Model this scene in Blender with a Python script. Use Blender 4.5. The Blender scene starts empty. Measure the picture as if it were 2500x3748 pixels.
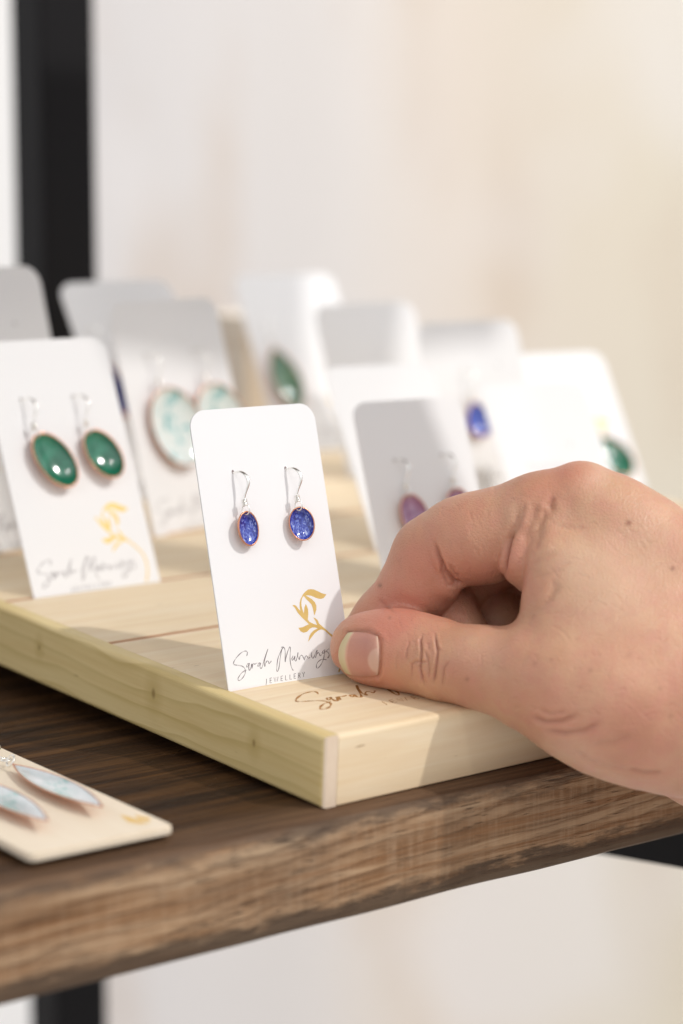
import bpy, bmesh, math, random
import numpy as np
from mathutils import Vector, Matrix
R = math.radians
MM = 0.001
random.seed(4)
sc = bpy.context.scene
col = sc.collection
# ---------------------------------------------------------------- camera
CAM = np.array([-320.26, -402.77, 153.90])
PITCH, HEAD, ROLL, FPX = 0.156945, 0.680351, 0.00373, 8118.18
_f0 = np.array([math.sin(HEAD), math.cos(HEAD), 0.]); _r0 = np.array([math.cos(HEAD), -math.sin(HEAD), 0.]); _z = np.array([0., 0., 1.])
FWD = _f0*math.cos(PITCH) - _z*math.sin(PITCH)
_u0 = _z*math.cos(PITCH) + _f0*math.sin(PITCH)
RGT = _r0*math.cos(ROLL) + _u0*math.sin(ROLL)
UPV = _u0*math.cos(ROLL) - _r0*math.sin(ROLL)
cam = bpy.data.cameras.new('camera'); cam_o = bpy.data.objects.new('camera', cam); col.objects.link(cam_o)
cam_o.matrix_world = Matrix(((RGT[0], UPV[0], -FWD[0], CAM[0]*MM), (RGT[1], UPV[1], -FWD[1], CAM[1]*MM), (RGT[2], UPV[2], -FWD[2], CAM[2]*MM), (0, 0, 0, 1)))
cam.sensor_fit = 'VERTICAL'; cam.sensor_height = 36; cam.sensor_width = 24
cam.lens = 36*FPX/3748.
cam.clip_start = 0.02; cam.clip_end = 60
cam.dof.use_dof = True; cam.dof.focus_distance = 0.577; cam.dof.aperture_fstop = 6.5; cam.dof.aperture_blades = 0
sc.camera = cam_o
# ---------------------------------------------------------------- world and lamps
sc.view_settings.view_transform = 'Standard'; sc.view_settings.look = 'None'; sc.view_settings.gamma = 1; sc.view_settings.exposure = 0.0
w = bpy.data.worlds.new('World'); sc.world = w; w.use_nodes = True
wn = w.node_tree                      # the lit hall around: pale ceiling, walls, darker floor
tcw = wn.nodes.new('ShaderNodeTexCoord'); spw = wn.nodes.new('ShaderNodeSeparateXYZ'); wn.links.new(tcw.outputs['Generated'], spw.inputs[0])
rw = wn.nodes.new('ShaderNodeValToRGB'); mrw = wn.nodes.new('ShaderNodeMapRange'); mrw.inputs['From Min'].default_value = -1; wn.links.new(spw.outputs[2], mrw.inputs['Value']); wn.links.new(mrw.outputs[0], rw.inputs[0])
rw.color_ramp.elements[0].position = .30; rw.color_ramp.elements[0].color = (.24, .215, .19, 1)
rw.color_ramp.elements[1].position = .66; rw.color_ramp.elements[1].color = (.985, .985, 1.0, 1)
wn.links.new(rw.outputs[0], wn.nodes['Background'].inputs[0])
wn.nodes['Background'].inputs[1].default_value = 1.0
def lamp(name, target, az, el, dist, watt, rad, colr):
    """a ceiling spotlight bulb: azimuth measured from straight in front of the shelf, towards the right"""
    L = bpy.data.lights.new(name, 'POINT'); L.energy = watt; L.shadow_soft_size = rad*MM; L.color = colr
    o = bpy.data.objects.new(name, L); col.objects.link(o)
    d = Vector((math.sin(R(az))*math.cos(R(el)), -math.cos(R(az))*math.cos(R(el)), math.sin(R(el))))
    o.location = (Vector(target) + d*dist)*MM
    return o
lamp('ceiling_spot_key', (40, 60, 40), 31, 45, 2000, 80, 32, (1.0, 0.965, 0.92))
lamp('ceiling_spot_left', (40, 60, 40), -12, 46, 2300, 12, 40, (1.0, 0.965, 0.92))
lamp('ceiling_spot_right', (40, 60, 40), 68, 50, 2300, 12, 40, (1.0, 0.965, 0.92))
def fill_disk(name, loc, aim, watt, size):
    L = bpy.data.lights.new(name, 'AREA'); L.energy = watt; L.shape = 'DISK'; L.size = size*MM; L.color = (1.0, .965, .93)
    o = bpy.data.objects.new(name, L); col.objects.link(o); o.location = Vector(loc)*MM
    o.rotation_euler = (Vector(aim)-Vector(loc)).to_track_quat('-Z', 'Y').to_euler()
fill_disk('added_drape_fill', (500, 250, 2100), (1300, 1650, -200), 15, 500)  # added fill light that brightens the drapes, not a known lamp of the hall
# ---------------------------------------------------------------- helpers
def link(o, parent=None, mw=None):
    col.objects.link(o)
    if parent is not None: o.parent = parent
    if mw is not None: o.matrix_basis = mw
    return o
def tag(o, label=None, cat=None, group=None, kind=None):
    if label: o['label'] = label
    if cat: o['category'] = cat
    if group: o['group'] = group
    if kind: o['kind'] = kind
    return o
def mesh_obj(name, verts, faces, mat, parent=None, smooth=False, mw=None):
    me = bpy.data.meshes.new(name)
    me.from_pydata([tuple(float(c)*MM for c in v) for v in verts], [], faces)
    if mat: me.materials.append(mat)
    if smooth: me.polygons.foreach_set('use_smooth', [True]*len(me.polygons))
    me.update()
    return link(bpy.data.objects.new(name, me), parent, mw)
def bm_obj(name, bm, mat, parent=None, smooth=False, mw=None):
    """bm is in millimetres"""
    for v in bm.verts: v.co *= MM
    me = bpy.data.meshes.new(name); bm.to_mesh(me); bm.free()
    if mat: me.materials.append(mat)
    if smooth: me.polygons.foreach_set('use_smooth', [True]*len(me.polygons))
    return link(bpy.data.objects.new(name, me), parent, mw)
def empty(name, mw=None, parent=None):
    o = bpy.data.objects.new(name, None); o.empty_display_size = 0.01
    return link(o, parent, mw)
def box(name, lo, hi, mat, parent=None, bev=0.0, seg=2):
    bm = bmesh.new(); bmesh.ops.create_cube(bm, size=1)
    for v in bm.verts: v.co = Vector([(lo[i]+hi[i])/2 + v.co[i]*(hi[i]-lo[i]) for i in range(3)])
    if bev: bmesh.ops.bevel(bm, geom=bm.edges[:], offset=bev, segments=seg, affect='EDGES', profile=0.5)
    return bm_obj(name, bm, mat, parent)
def frame(o, x, y, z):
    """matrix from an origin in mm and three axes"""
    return Matrix(((x[0], y[0], z[0], o[0]*MM), (x[1], y[1], z[1], o[1]*MM), (x[2], y[2], z[2], o[2]*MM), (0, 0, 0, 1)))
def catmull(pts, sub=6):
    P = [np.array(p, float) for p in pts]
    P = [2*P[0]-P[1]] + P + [2*P[-1]-P[-2]]
    out = []
    for i in range(1, len(P)-2):
        for k in range(sub):
            t = k/sub
            out.append(0.5*((2*P[i]) + (P[i+1]-P[i-1])*t + (2*P[i-1]-5*P[i]+4*P[i+1]-P[i+2])*t*t + (-P[i-1]+3*P[i]-3*P[i+1]+P[i+2])*t**3))
    out.append(P[-2])
    return out
def tube(path, rad, seg=10, flat=None, closed=False):
    """verts, faces of a swept wire; rad is a number or a function of 0..1; flat(t) -> (a, b) scales of the two cross axes"""
    path = [np.array(p, float) for p in path]; n = len(path); V = []; F = []
    up = np.array([0.31, 0.2, 0.93]); prev = None
    for i in range(n):
        a = path[(i-1) % n] if (closed or i > 0) else path[0]
        b = path[(i+1) % n] if (closed or i < n-1) else path[-1]
        t = b-a; t /= np.linalg.norm(t)+1e-9
        s = np.cross(t, up) if prev is None else prev - t*np.dot(prev, t)
        s /= np.linalg.norm(s)+1e-9; prev = s; q = np.cross(t, s)
        r = rad(i/(n-1)) if callable(rad) else rad
        fa, fb = flat(i/(n-1)) if flat else (1, 1)
        for k in range(seg):
            an = 2*math.pi*k/seg
            V.append(path[i] + s*math.cos(an)*r*fa + q*math.sin(an)*r*fb)
    for i in range(n if closed else n-1):
        for k in range(seg):
            j = (i+1) % n
            F.append((i*seg+k, i*seg+(k+1) % seg, j*seg+(k+1) % seg, j*seg+k))
    if not closed:
        F.append(tuple(range(seg))[::-1]); F.append(tuple((n-1)*seg+k for k in range(seg)))
    return V, F
def join(parts):
    V = []; F = []
    for v, f in parts:
        o = len(V); V += list(v); F += [tuple(i+o for i in q) for q in f]
    return V, F
# ---------------------------------------------------------------- materials
class M:
    def __init__(s, name, base=(.8, .8, .8), rough=.5, metal=0., spec=.5, **kw):
        s.m = bpy.data.materials.new(name); s.m.use_nodes = True; s.nt = s.m.node_tree
        s.b = s.nt.nodes['Principled BSDF']
        s.set('Base Color', (*base, 1)); s.set('Roughness', rough); s.set('Metallic', metal); s.set('Specular IOR Level', spec)
        for k, v in kw.items(): s.set(k.replace('_', ' '), v)
    def set(s, k, v): s.b.inputs[k].default_value = v
    def n(s, t, ins=None, **props):
        nd = s.nt.nodes.new(t)
        for k, v in props.items(): setattr(nd, k, v)
        for k, v in (ins or {}).items():
            if hasattr(v, 'is_output') or isinstance(v, bpy.types.NodeSocket): s.nt.links.new(v, nd.inputs[k])
            else: nd.inputs[k].default_value = v
        return nd
    def l(s, a, b): s.nt.links.new(a, s.b.inputs[b] if isinstance(b, str) else b)
    def coord(s, scale=(1, 1, 1), loc=(0, 0, 0), rot=(0, 0, 0), src='Object'):
        tc = s.n('ShaderNodeTexCoord')
        mp = s.n('ShaderNodeMapping', {'Vector': tc.outputs[src], 'Scale': scale, 'Location': loc, 'Rotation': rot})
        return mp.outputs[0]
    def noise(s, vec, scale=1, detail=4, rough=.55, dist=0.):
        return s.n('ShaderNodeTexNoise', {'Vector': vec, 'Scale': scale, 'Detail': detail, 'Roughness': rough, 'Distortion': dist}).outputs[0]
    def ramp(s, fac, stops, mode='LINEAR'):
        r = s.n('ShaderNodeValToRGB', {'Fac': fac}); cr = r.color_ramp; cr.interpolation = mode
        while len(cr.elements) < len(stops): cr.elements.new(0.5)
        for e, (p, c) in zip(cr.elements, stops):
            e.position = p; e.color = (*c, 1) if len(c) == 3 else c
        return r.outputs[0]
    def mix(s, fac, a, b, mode='MIX'):
        nd = s.n('ShaderNodeMix', data_type='RGBA', blend_type=mode)
        for k, v in ((0, fac), (6, a), (7, b)):
            if isinstance(v, bpy.types.NodeSocket): s.nt.links.new(v, nd.inputs[k])
            elif k == 0: nd.inputs[0].default_value = v
            else: nd.inputs[k].default_value = (*v, 1)
        return nd.outputs[2]
    def math(s, op, a, b=0., clamp=False):
        nd = s.n('ShaderNodeMath', operation=op, use_clamp=clamp)
        for k, v in ((0, a), (1, b)):
            if isinstance(v, bpy.types.NodeSocket): s.nt.links.new(v, nd.inputs[k])
            else: nd.inputs[k].default_value = v
        return nd.outputs[0]
    def bump(s, h, strength=.3, dist=.001):
        nd = s.n('ShaderNodeBump', {'Height': h, 'Strength': strength, 'Distance': dist}); s.l(nd.outputs[0], 'Normal'); return nd
def g3(v): return (v, v, v)
def pine(name, axis):
    m = M(name, rough=.5, spec=.35)
    sx = (12, 260, 260) if axis == 'x' else (260, 12, 260)
    fx = (45, 2600, 2600) if axis == 'x' else (2600, 45, 2600)
    broad = m.noise(m.coord(sx), 1, 5, .6, .6)
    fine = m.noise(m.coord(fx), 1, 3, .6)
    blot = m.noise(m.coord((25, 25, 25)), 1, 3)
    c = m.ramp(broad, [(.22, (.74, .55, .34)), (.44, (.82, .655, .435)), (.62, (.86, .72, .52)), (.85, (.79, .60, .385))]) if axis == 'x' else \
        m.ramp(broad, [(.22, (.60, .42, .165)), (.40, (.71, .54, .25)), (.60, (.77, .61, .31)), (.80, (.62, .45, .185))])
    c = m.mix(m.ramp(fine, [(.35, g3(.0)), (.75, g3(.12))]), c, (.56, .41, .22) if axis == 'x' else (.38, .28, .09))
    c = m.mix(m.math('MULTIPLY', blot, .25), c, (.86, .73, .50) if axis == 'x' else (.72, .62, .32))
    # growth lines: thin darker latewood, wandering along the grain
    co = m.n('ShaderNodeSeparateXYZ', {'Vector': m.coord()})
    wan = m.noise(m.coord((5, 30, 30) if axis == 'x' else (30, 9, 30)), 1, 3, .5)
    across = m.math('ADD', co.outputs[1] if axis == 'x' else co.outputs[2], m.math('MULTIPLY', wan, .030 if axis == 'x' else .020))
    fr = m.math('FRACT', m.math('MULTIPLY', across, 130 if axis == 'x' else 165))
    ln = m.ramp(fr, [(0, g3(0)), (.62, g3(.25)), (.90, g3(1)), (.96, g3(.0))])
    c = m.mix(m.math('MULTIPLY', m.math('MULTIPLY', ln, m.noise(m.coord((20,)*3), 1, 2)), .42 if axis == 'x' else .85), c, (.68, .46, .27) if axis == 'x' else (.47, .34, .10))
    if axis == 'y':
        for ky, kz, kr in ((.0722, .0112, .0011), (.1297, .0107, .0007), (.0278, .0093, .0008)):
            vd = m.n('ShaderNodeVectorMath', {0: m.n('ShaderNodeVectorMath', {0: m.n('ShaderNodeVectorMath', {0: m.coord(), 1: (0, ky, kz)}, operation='SUBTRACT').outputs[0], 1: (0, .55, .35)}, operation='MULTIPLY').outputs[0]}, operation='LENGTH').outputs['Value']
            c = m.mix(m.n('ShaderNodeMapRange', {'Value': vd, 'From Min': kr*.18, 'From Max': kr*.6, 'To Min': .85, 'To Max': 0}).outputs[0], c, (.16, .085, .03))
            c = m.mix(m.n('ShaderNodeMapRange', {'Value': vd, 'From Min': kr*.6, 'From Max': kr*2.6, 'To Min': .45, 'To Max': 0}).outputs[0], c, (.50, .36, .12))
    # short dark resin flecks
    fl = m.noise(m.coord((130, 1100, 900) if axis == 'x' else (1100, 130, 900)), 1, 1, .3)
    c = m.mix(m.ramp(fl, [(.77, g3(0)), (.82, g3(.6))]), c, (.30, .18, .07))
    m.l(c, 'Base Color')
    m.bump(m.math('ADD', m.math('MULTIPLY', broad, .5), fine), .12, .0002)
    return m.m
m_pine_x = pine('pine_along_width', 'x')
m_pine_y = pine('pine_along_side', 'y')
mm_ = M('pine_end_grain', rough=.6, spec=.3)
mm_.l(mm_.mix(mm_.noise(mm_.coord((1500, 1500, 260)), 1, 3), (.70, .555, .42), (.80, .665, .52)), 'Base Color'); m_pine_end = mm_.m
m_burn = M('burnt_engraving', rough=.75); m_burn.l(m_burn.mix(m_burn.noise(m_burn.coord((700, 700, 700)), 1, 2), (.20, .075, .014), (.56, .27, .065)), 'Base Color'); m_burn = m_burn.m
m_slot = M('cut_slot_wood', (.78, .50, .32), .7).m
def shelf_wood():
    m = M('weathered_brown_wood', rough=.6, spec=.18)
    c0 = m.coord()
    sep = m.n('ShaderNodeSeparateXYZ', {'Vector': c0})
    geo = m.n('ShaderNodeNewGeometry'); sn = m.n('ShaderNodeSeparateXYZ', {'Vector': geo.outputs['True Normal']})
    z = sep.outputs[2]
    wob = m.noise(m.coord((7, 7, 7)), 1, 3)
    # slanting long grain on the front edge
    g1 = m.noise(m.coord((9, 40, 190), rot=(0, R(-3.0), 0)), 1, 6, .65, 1.1)
    g2 = m.noise(m.coord((42, 300, 1300), rot=(0, R(-3.5), 0)), 1, 4, .6, .4)
    saw = m.noise(m.coord((330, 20, 26)), 1, 5, .75)
    blot = m.noise(m.coord((26, 26, 60)), 1, 4, .6)
    front = m.ramp(g1, [(.30, (.12, .056, .023)), (.43, (.27, .150, .076)), (.54, (.39, .250, .145)), (.68, (.50, .355, .225)), (.82, (.30, .155, .073))])
    front = m.mix(m.ramp(saw, [(.48, g3(0)), (.70, g3(.3))]), front, (.58, .42, .28))
    front = m.mix(m.ramp(saw, [(.28, g3(.28)), (.42, g3(0))]), front, (.20, .125, .075))
    front = m.mix(m.ramp(blot, [(.44, g3(.0)), (.70, g3(.5))]), front, (.25, .175, .115))
    pores = m.math('ADD', m.noise(m.coord((120, 300, 1900), rot=(0, R(-5), 0)), 1, 2, .5), m.math('MULTIPLY', m.math('SUBTRACT', m.noise(m.coord((22, 22, 90)), 1, 2), .5), .35))
    front = m.mix(m.ramp(pores, [(.64, g3(0)), (.70, g3(.85))]), front, (.06, .034, .02))
    # oak-like slanting growth lines broken into pores
    wan = m.noise(m.coord((5, 20, 34), rot=(0, R(-3), 0)), 1, 4, .55)
    vv = m.math('ADD', m.math('ADD', z, m.math('MULTIPLY', sep.outputs[0], -.055)), m.math('MULTIPLY', wan, .030))
    fr = m.math('FRACT', m.math('MULTIPLY', vv, 260))
    brk = m.noise(m.coord((130, 200, 2200), rot=(0, R(-3), 0)), 1, 3, .6)
    ln = m.math('MULTIPLY', m.ramp(fr, [(0, g3(0)), (.55, g3(.12)), (.86, g3(1)), (.97, g3(0))]), m.ramp(brk, [(.34, g3(.15)), (.60, g3(1))]))
    front = m.mix(m.math('MULTIPLY', ln, .62), front, (.13, .062, .028))
    # dark ragged wear along the two long edges
    zz = m.math('ADD', z, m.math('MULTIPLY', m.math('SUBTRACT', m.noise(m.coord((60, 60, 260)), 1, 5, .7), .5), .016))
    low = m.n('ShaderNodeMapRange', {'Value': zz, 'From Min': -.0222, 'From Max': -.0195, 'To Min': .85, 'To Max': 0}).outputs[0]
    high = m.n('ShaderNodeMapRange', {'Value': zz, 'From Min': -.0052, 'From Max': -.001, 'To Min': 0, 'To Max': .8}).outputs[0]
    lines = m.noise(m.coord((6, 60, 420), rot=(0, R(-4.2), 0)), 1, 3, .5, .8)
    front = m.mix(m.ramp(lines, [(.56, g3(0)), (.63, g3(.55)), (.70, g3(0))]), front, (.24, .105, .04))
    front = m.mix(low, front, (.075, .050, .034))
    front = m.mix(high, front, (.085, .060, .045))
    # stained top
    t1 = m.noise(m.coord((8, 170, 60)), 1, 6, .65, .5)
    t2 = m.noise(m.coord((40, 1500, 100)), 1, 3, .6)
    top = m.ramp(t1, [(.3, (.009, .0035, .001)), (.5, (.040, .017, .005)), (.66, (.105, .048, .015)), (.85, (.028, .011, .003))])
    top = m.mix(m.ramp(t2, [(.5, g3(0)), (.72, g3(.5))]), top, (.12, .052, .016))
    y = sep.outputs[1]
    worn = m.n('ShaderNodeMapRange', {'Value': m.math('ADD', y, m.math('MULTIPLY', wob, .018)), 'From Min': .026, 'From Max': .001, 'To Min': 0, 'To Max': .9}).outputs[0]
    top = m.mix(worn, top, m.ramp(t1, [(.35, (.10, .055, .032)), (.65, (.30, .185, .115))]))
    k = m.n('ShaderNodeMapRange', {'Value': sn.outputs[2], 'From Min': .55, 'From Max': .9}).outputs[0]
    m.l(m.mix(k, front, top), 'Base Color')
    m.l(m.n('ShaderNodeMapRange', {'Value': g1, 'To Min': .5, 'To Max': .8}).outputs[0], 'Roughness')
    h = m.math('ADD', m.math('SUBTRACT', m.math('MULTIPLY', g1, .6), m.math('MULTIPLY', ln, .8)), m.math('SUBTRACT', m.math('MULTIPLY', saw, .25), m.ramp(pores, [(.6, g3(0)), (.7, g3(.6))])))
    m.bump(m.math('ADD', h, m.math('MULTIPLY', g2, .5)), .55, .0008)
    return m.m
m_shelf = shelf_wood()
m_black = M('black_powder_coat', (.006, .0055, .007), .55, spec=.2); m_black.bump(m_black.noise(m_black.coord((2500,)*3), 1, 2), .1, .0001); m_black = m_black.m
def paper():
    m = M('white_card', (.87, .872, .885), .5, spec=.3); m.bump(m.noise(m.coord((1400,)*3), 1, 3), .06, .0001); return m.m
m_paper = paper()
m_ink = M('grey_ink', (.17, .145, .16), .6).m
m_ink2 = M('dark_ink', (.10, .085, .10), .6).m
m_gold = M('gold_foil_print', (.74, .53, .16), .42, metal=.25); m_gold.l(m_gold.mix(m_gold.noise(m_gold.coord((350,)*3), 1, 2), (.66, .44, .11), (.80, .60, .24)), 'Base Color'); m_gold = m_gold.m
m_hole = M('pierced_hole', (.25, .2, .2), .8).m
m_silver = M('silver_wire', (.95, .94, .90), .27, metal=1.).m
def copper():
    m = M('copper', (.78, .40, .26), .3, metal=1.)
    m.l(m.mix(m.noise(m.coord((500,)*3), 1, 3), (.55, .20, .10), (.90, .50, .34)), 'Base Color'); m.bump(m.noise(m.coord((1100,)*3), 1, 2), .2, .0002); return m.m
m_copper = copper()
def enamel(name, stops, sc_=(400, 400, 400), fine=True, dist=1.5):
    m = M(name, rough=.12, spec=.6, Coat_Weight=1.0, Coat_Roughness=.03)
    n1 = m.noise(m.coord(sc_), 1, 6 if fine else 2, .7, dist)
    m.l(m.ramp(n1, stops), 'Base Color')
    m.bump(m.noise(m.coord((300,)*3), 1, 1), .08, .0003)
    return m.m
m_blue = enamel('blue_enamel', [(.34, (.006, .008, .12)), (.45, (.015, .030, .34)), (.54, (.06, .11, .55)), (.64, (.50, .58, .88))], (1100, 480, 900))
m_green = enamel('green_enamel', [(.3, (.005, .11, .06)), (.55, (.015, .20, .115)), (.75, (.04, .29, .18))], (120,)*3, False)
m_navy = enamel('navy_enamel', [(.3, (.01, .015, .12)), (.7, (.03, .05, .30))], (150,)*3, False)
m_cobalt = enamel('cobalt_enamel', [(.3, (.03, .06, .42)), (.7, (.08, .16, .68))], (150,)*3, False)
m_turq = enamel('turquoise_enamel', [(.32, (.06, .36, .38)), (.39, (.40, .66, .66)), (.45, (.74, .82, .80)), (.7, (.82, .86, .84))], (190, 190, 190), False, .8)
m_seafoam = enamel('pale_blue_enamel', [(.32, (.20, .46, .44)), (.41, (.46, .60, .62)), (.5, (.58, .66, .70)), (.7, (.70, .75, .79))], (140, 60, 140), False, 1.)
m_lilac = enamel('lilac_enamel', [(.3, (.26, .11, .24)), (.6, (.44, .24, .39)), (.8, (.55, .36, .50))], (200,)*3, False)
m_tealgreen = enamel('sage_enamel', [(.3, (.04, .16, .11)), (.6, (.16, .30, .20)), (.8, (.30, .40, .27))], (60,)*3, False)
SCRIPT = [[(6.76,7.63),(7.13,8.44),(6.97,8.86),(6.36,8.97),(5.26,8.67),(3.96,7.84),(2.81,6.8),(2.56,6.14),(2.88,5.86),(3.82,5.66),(4.92,5.29),(5.62,4.66),(5.74,3.95),(5.49,3.19),(4.77,2.39),(3.86,1.82),(3.28,1.83),(3.18,2.2),(3.68,2.83),(4.63,3.6),(5.51,3.98),(6.22,4.09)],[(7.12,5.64),(6.7,5.62),(6.34,5.16),(6.42,4.82),(6.88,5.19),(7.32,5.73),(7.02,5.08),(6.81,4.11),(7.02,3.95),(7.47,4.52),(7.93,5.46),(7.77,4.29),(8.07,4.94),(8.34,5.51),(8.77,5.31),(9.63,5.54)],[(10.49,5.47),(9.94,5.3),(9.68,4.74),(9.95,4.68),(10.58,5.36),(10.29,4.46),(10.53,3.97),(11.04,4.47),(12.15,6.52),(13.47,8.72),(12.63,7.26),(11.89,5.56),(11.77,4.33),(12.14,5.12),(12.71,5.65),(13.1,5.44),(13.17,4.89),(13.62,5.18),(13.99,5.53)],[(17.54,8.62),(18.25,8.61),(17.85,8.22),(17.02,7.32),(15.97,5.64),(15.3,3.52),(15.22,2.69),(15.55,2.69),(16.03,3.63),(16.79,5.94),(17.55,7.85),(18.06,8.49),(18.5,8.24),(18.54,7.13),(18.12,4.73),(18.53,5.72),(19.43,7.42),(20.2,8.43),(20.21,7.52),(19.74,5.37),(19.71,3.56),(20.03,2.4),(20.35,2.31)],[(20.82,6.04),(20.3,5.3),(20.32,4.85),(20.83,5.19),(21.36,5.87),(21.11,5.0),(21.32,4.53),(21.76,5.02),(22.46,6.64),(22.21,5.77),(22.52,4.78),(22.9,5.58),(23.42,5.82),(23.67,5.6)],[(23.67,5.6),(23.85,5.22),(24.1,4.46),(24.41,5.15),(24.91,5.53),(25.15,5.1),(25.45,4.75),(25.97,4.95)],[(26.74,6.27),(26.48,5.33),(26.69,4.6),(27.11,4.81),(27.75,5.68),(28.48,6.51),(28.07,5.54),(27.61,4.63),(28.12,5.43),(28.71,5.87),(28.99,5.53),(29.18,4.96),(29.79,5.23)],[(31.01,6.3),(30.37,6.17),(29.93,5.62),(30.18,5.36),(30.95,6.0),(30.49,5.04),(29.97,3.88),(29.11,2.77),(27.98,1.86),(27.54,2.0),(27.56,2.67),(28.26,3.49),(29.44,3.95),(30.28,3.88),(31.04,3.61)],[(32.14,6.46),(31.33,5.89),(31.79,5.49),(31.98,4.75),(31.54,4.05),(31.43,4.41)],[(27.15,6.91),(27.2,6.79)]]
LETTERS = [[(11.69,1.13),(11.51,0.11),(11.33,-0.38),(11.23,-0.42)],[(13.37,1.17),(12.8,1.15),(12.59,-0.06),(13.16,-0.05)],[(12.7,0.55),(13.17,0.56)],[(13.99,1.18),(14.13,-0.03),(14.65,1.19),(14.75,-0.02),(15.32,1.2)],[(16.77,1.23),(16.2,1.22),(15.99,0.01),(16.56,0.02)],[(16.1,0.61),(16.57,0.62)],[(17.59,1.25),(17.37,0.03),(17.95,0.04)],[(18.98,1.28),(18.76,0.06),(19.34,0.07)],[(20.85,1.31),(20.27,1.3),(20.06,0.08),(20.64,0.09)],[(20.17,0.69),(20.65,0.7)],[(21.41,0.11),(21.62,1.33),(22.0,1.31),(22.16,1.09),(22.01,0.82),(21.51,0.69)],[(21.75,0.7),(22.08,0.12)],[(22.88,1.35),(23.15,0.75),(23.65,1.37)],[(23.15,0.75),(23.05,0.14)]]
FLOWER = {'A': [(33.96,20.76),(33.36,20.89),(32.44,21.25),(31.56,21.75),(30.29,22.43),(29.36,22.63),(28.46,22.63),(27.48,22.14),(26.69,21.59),(26.35,21.22),(26.79,20.96),(27.44,21.15),(28.26,21.12),(29.31,20.8),(30.32,20.26),(31.23,19.87),(32.03,19.73),(32.82,19.81),(33.29,20.11)],'B': [(26.8,21.05),(27.44,21.16),(28.18,20.67),(29.17,19.98),(29.98,19.08),(30.29,18.12),(30.11,17.1),(29.31,15.69),(29.18,15.76),(29.11,16.52),(29.04,17.68),(28.79,18.64),(28.34,19.21),(27.52,20.05)],'C': [(26.44,21.32),(25.65,20.37),(25.2,19.38),(25.05,18.36),(25.07,17.44),(25.24,16.5),(26.0,16.53),(25.78,17.59),(25.63,18.53),(25.78,19.55),(26.14,20.43),(26.66,21.01)],'D': [(22.82,19.07),(23.5,19.06),(24.0,18.77),(24.54,17.96),(25.05,17.33),(26.0,16.53),(26.28,17.3),(26.49,18.09),(27.05,18.92),(27.35,18.28),(27.53,17.39),(27.4,16.25),(26.98,14.8),(27.44,14.11),(28.57,13.46),(29.6,13.05),(29.46,13.82),(28.73,15.18),(29.37,14.87),(29.97,14.34),(30.33,13.26),(30.87,12.38),(32.09,11.43),(33.97,9.87),(33.7,9.5),(32.03,11.09),(31.03,11.73),(30.34,11.75),(29.61,11.55),(28.4,10.94),(27.42,10.13),(26.05,9.01),(26.63,10.34),(27.33,11.18),(28.41,11.81),(29.64,12.12),(28.95,12.49),(28.0,12.6),(27.12,12.3),(26.18,11.67),(25.06,11.55),(24.18,12.02),(23.67,13.0),(25.04,13.01),(26.34,13.38),(27.13,13.51),(26.49,14.22),(25.33,15.45),(24.21,16.85),(23.51,18.31)]}
STEM = [(30.19,12.03),(33.27,10.12),(35.19,7.65),(35.69,4.63),(35.03,1.54),(34.22,0.04)]
# ================================================================ SETTING
def wall_frame(right, up, away):
    """a point of the hall behind the rack, measured from the view axis 2.6 m away"""
    c = CAM + FWD*2600
    fh = np.array([math.sin(HEAD), math.cos(HEAD), 0.]); rh = np.array([math.cos(HEAD), -math.sin(HEAD), 0.])
    p = c + rh*right + fh*away; p[2] = c[2] + up
    return p, rh, fh
m_wallp = M('off_white_wall', (.80, .775, .755), .8).m
m_floor = M('pale_floor', (.66, .62, .58), .5); m_floor.l(m_floor.mix(m_floor.noise(m_floor.coord((3, 3, 3)), 1, 3), (.60, .56, .52), (.72, .68, .64)), 'Base Color'); m_floor = m_floor.m
def fabric(name, colr):
    m = M(name, colr, .9, spec=.1); c = m.noise(m.coord((900,)*3), 1, 2); m.bump(c, .2, .0004); return m.m
p, rh, fh = wall_frame(0, 0, 260)
c = [p + rh*s*2600 + fh*t for s in (-1, 1) for t in (0, 60)]
mesh_obj('wall', [q + np.array([0, 0, zz]) for zz in (-1500, 1900) for q in (c[0], c[2], c[3], c[1])], [(0, 1, 2, 3), (4, 7, 6, 5), (0, 4, 5, 1), (1, 5, 6, 2), (2, 6, 7, 3), (3, 7, 4, 0)], m_wallp)['kind'] = 'structure'
zf_ = p[2]-1500
mesh_obj('floor', [(-3500, -3500, zf_), (4500, -3500, zf_), (4500, 4500, zf_), (-3500, 4500, zf_)], [(0, 1, 2, 3)], m_floor)['kind'] = 'structure'
def drape(x0, x1, mat, label, period, amp, seed, away=0, top=1250):
    rnd = random.Random(seed)
    ph = [rnd.uniform(0, 6.28) for _ in range(4)]
    nx = int((x1-x0)/9); V = []; F = []; zs = [-1230, -600, -100, 400, 800, top]; sz = []
    for j, z in enumerate(zs):
        for i in range(nx+1):
            s = x0 + (x1-x0)*i/nx
            d = amp*(math.sin(s/period*6.28+ph[0]+.2*j) + .5*math.sin(s/period*11.3+ph[1]-.25*j) + .35*math.sin(s/period*3.1+ph[2]))
            q, _, _ = wall_frame(s + 6*math.sin(z/300+ph[3]), z, away+d); V.append(q); sz.append((s*MM, z*MM, 0))
    n = len(V); V += [q + fh*1.2 for q in V]; sz += sz
    for j in range(len(zs)-1):
        for i in range(nx):
            a = j*(nx+1)+i; F.append((a, a+1, a+nx+2, a+nx+1)); F.append((n+a, n+a+nx+1, n+a+nx+2, n+a+1))
    o = mesh_obj('fabric_drape', V, F, mat, smooth=True)
    at = o.data.attributes.new('cloth', 'FLOAT_VECTOR', 'POINT'); at.data.foreach_set('vector', np.array(sz, np.float32).ravel())
    tag(o, label, 'drape')
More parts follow.
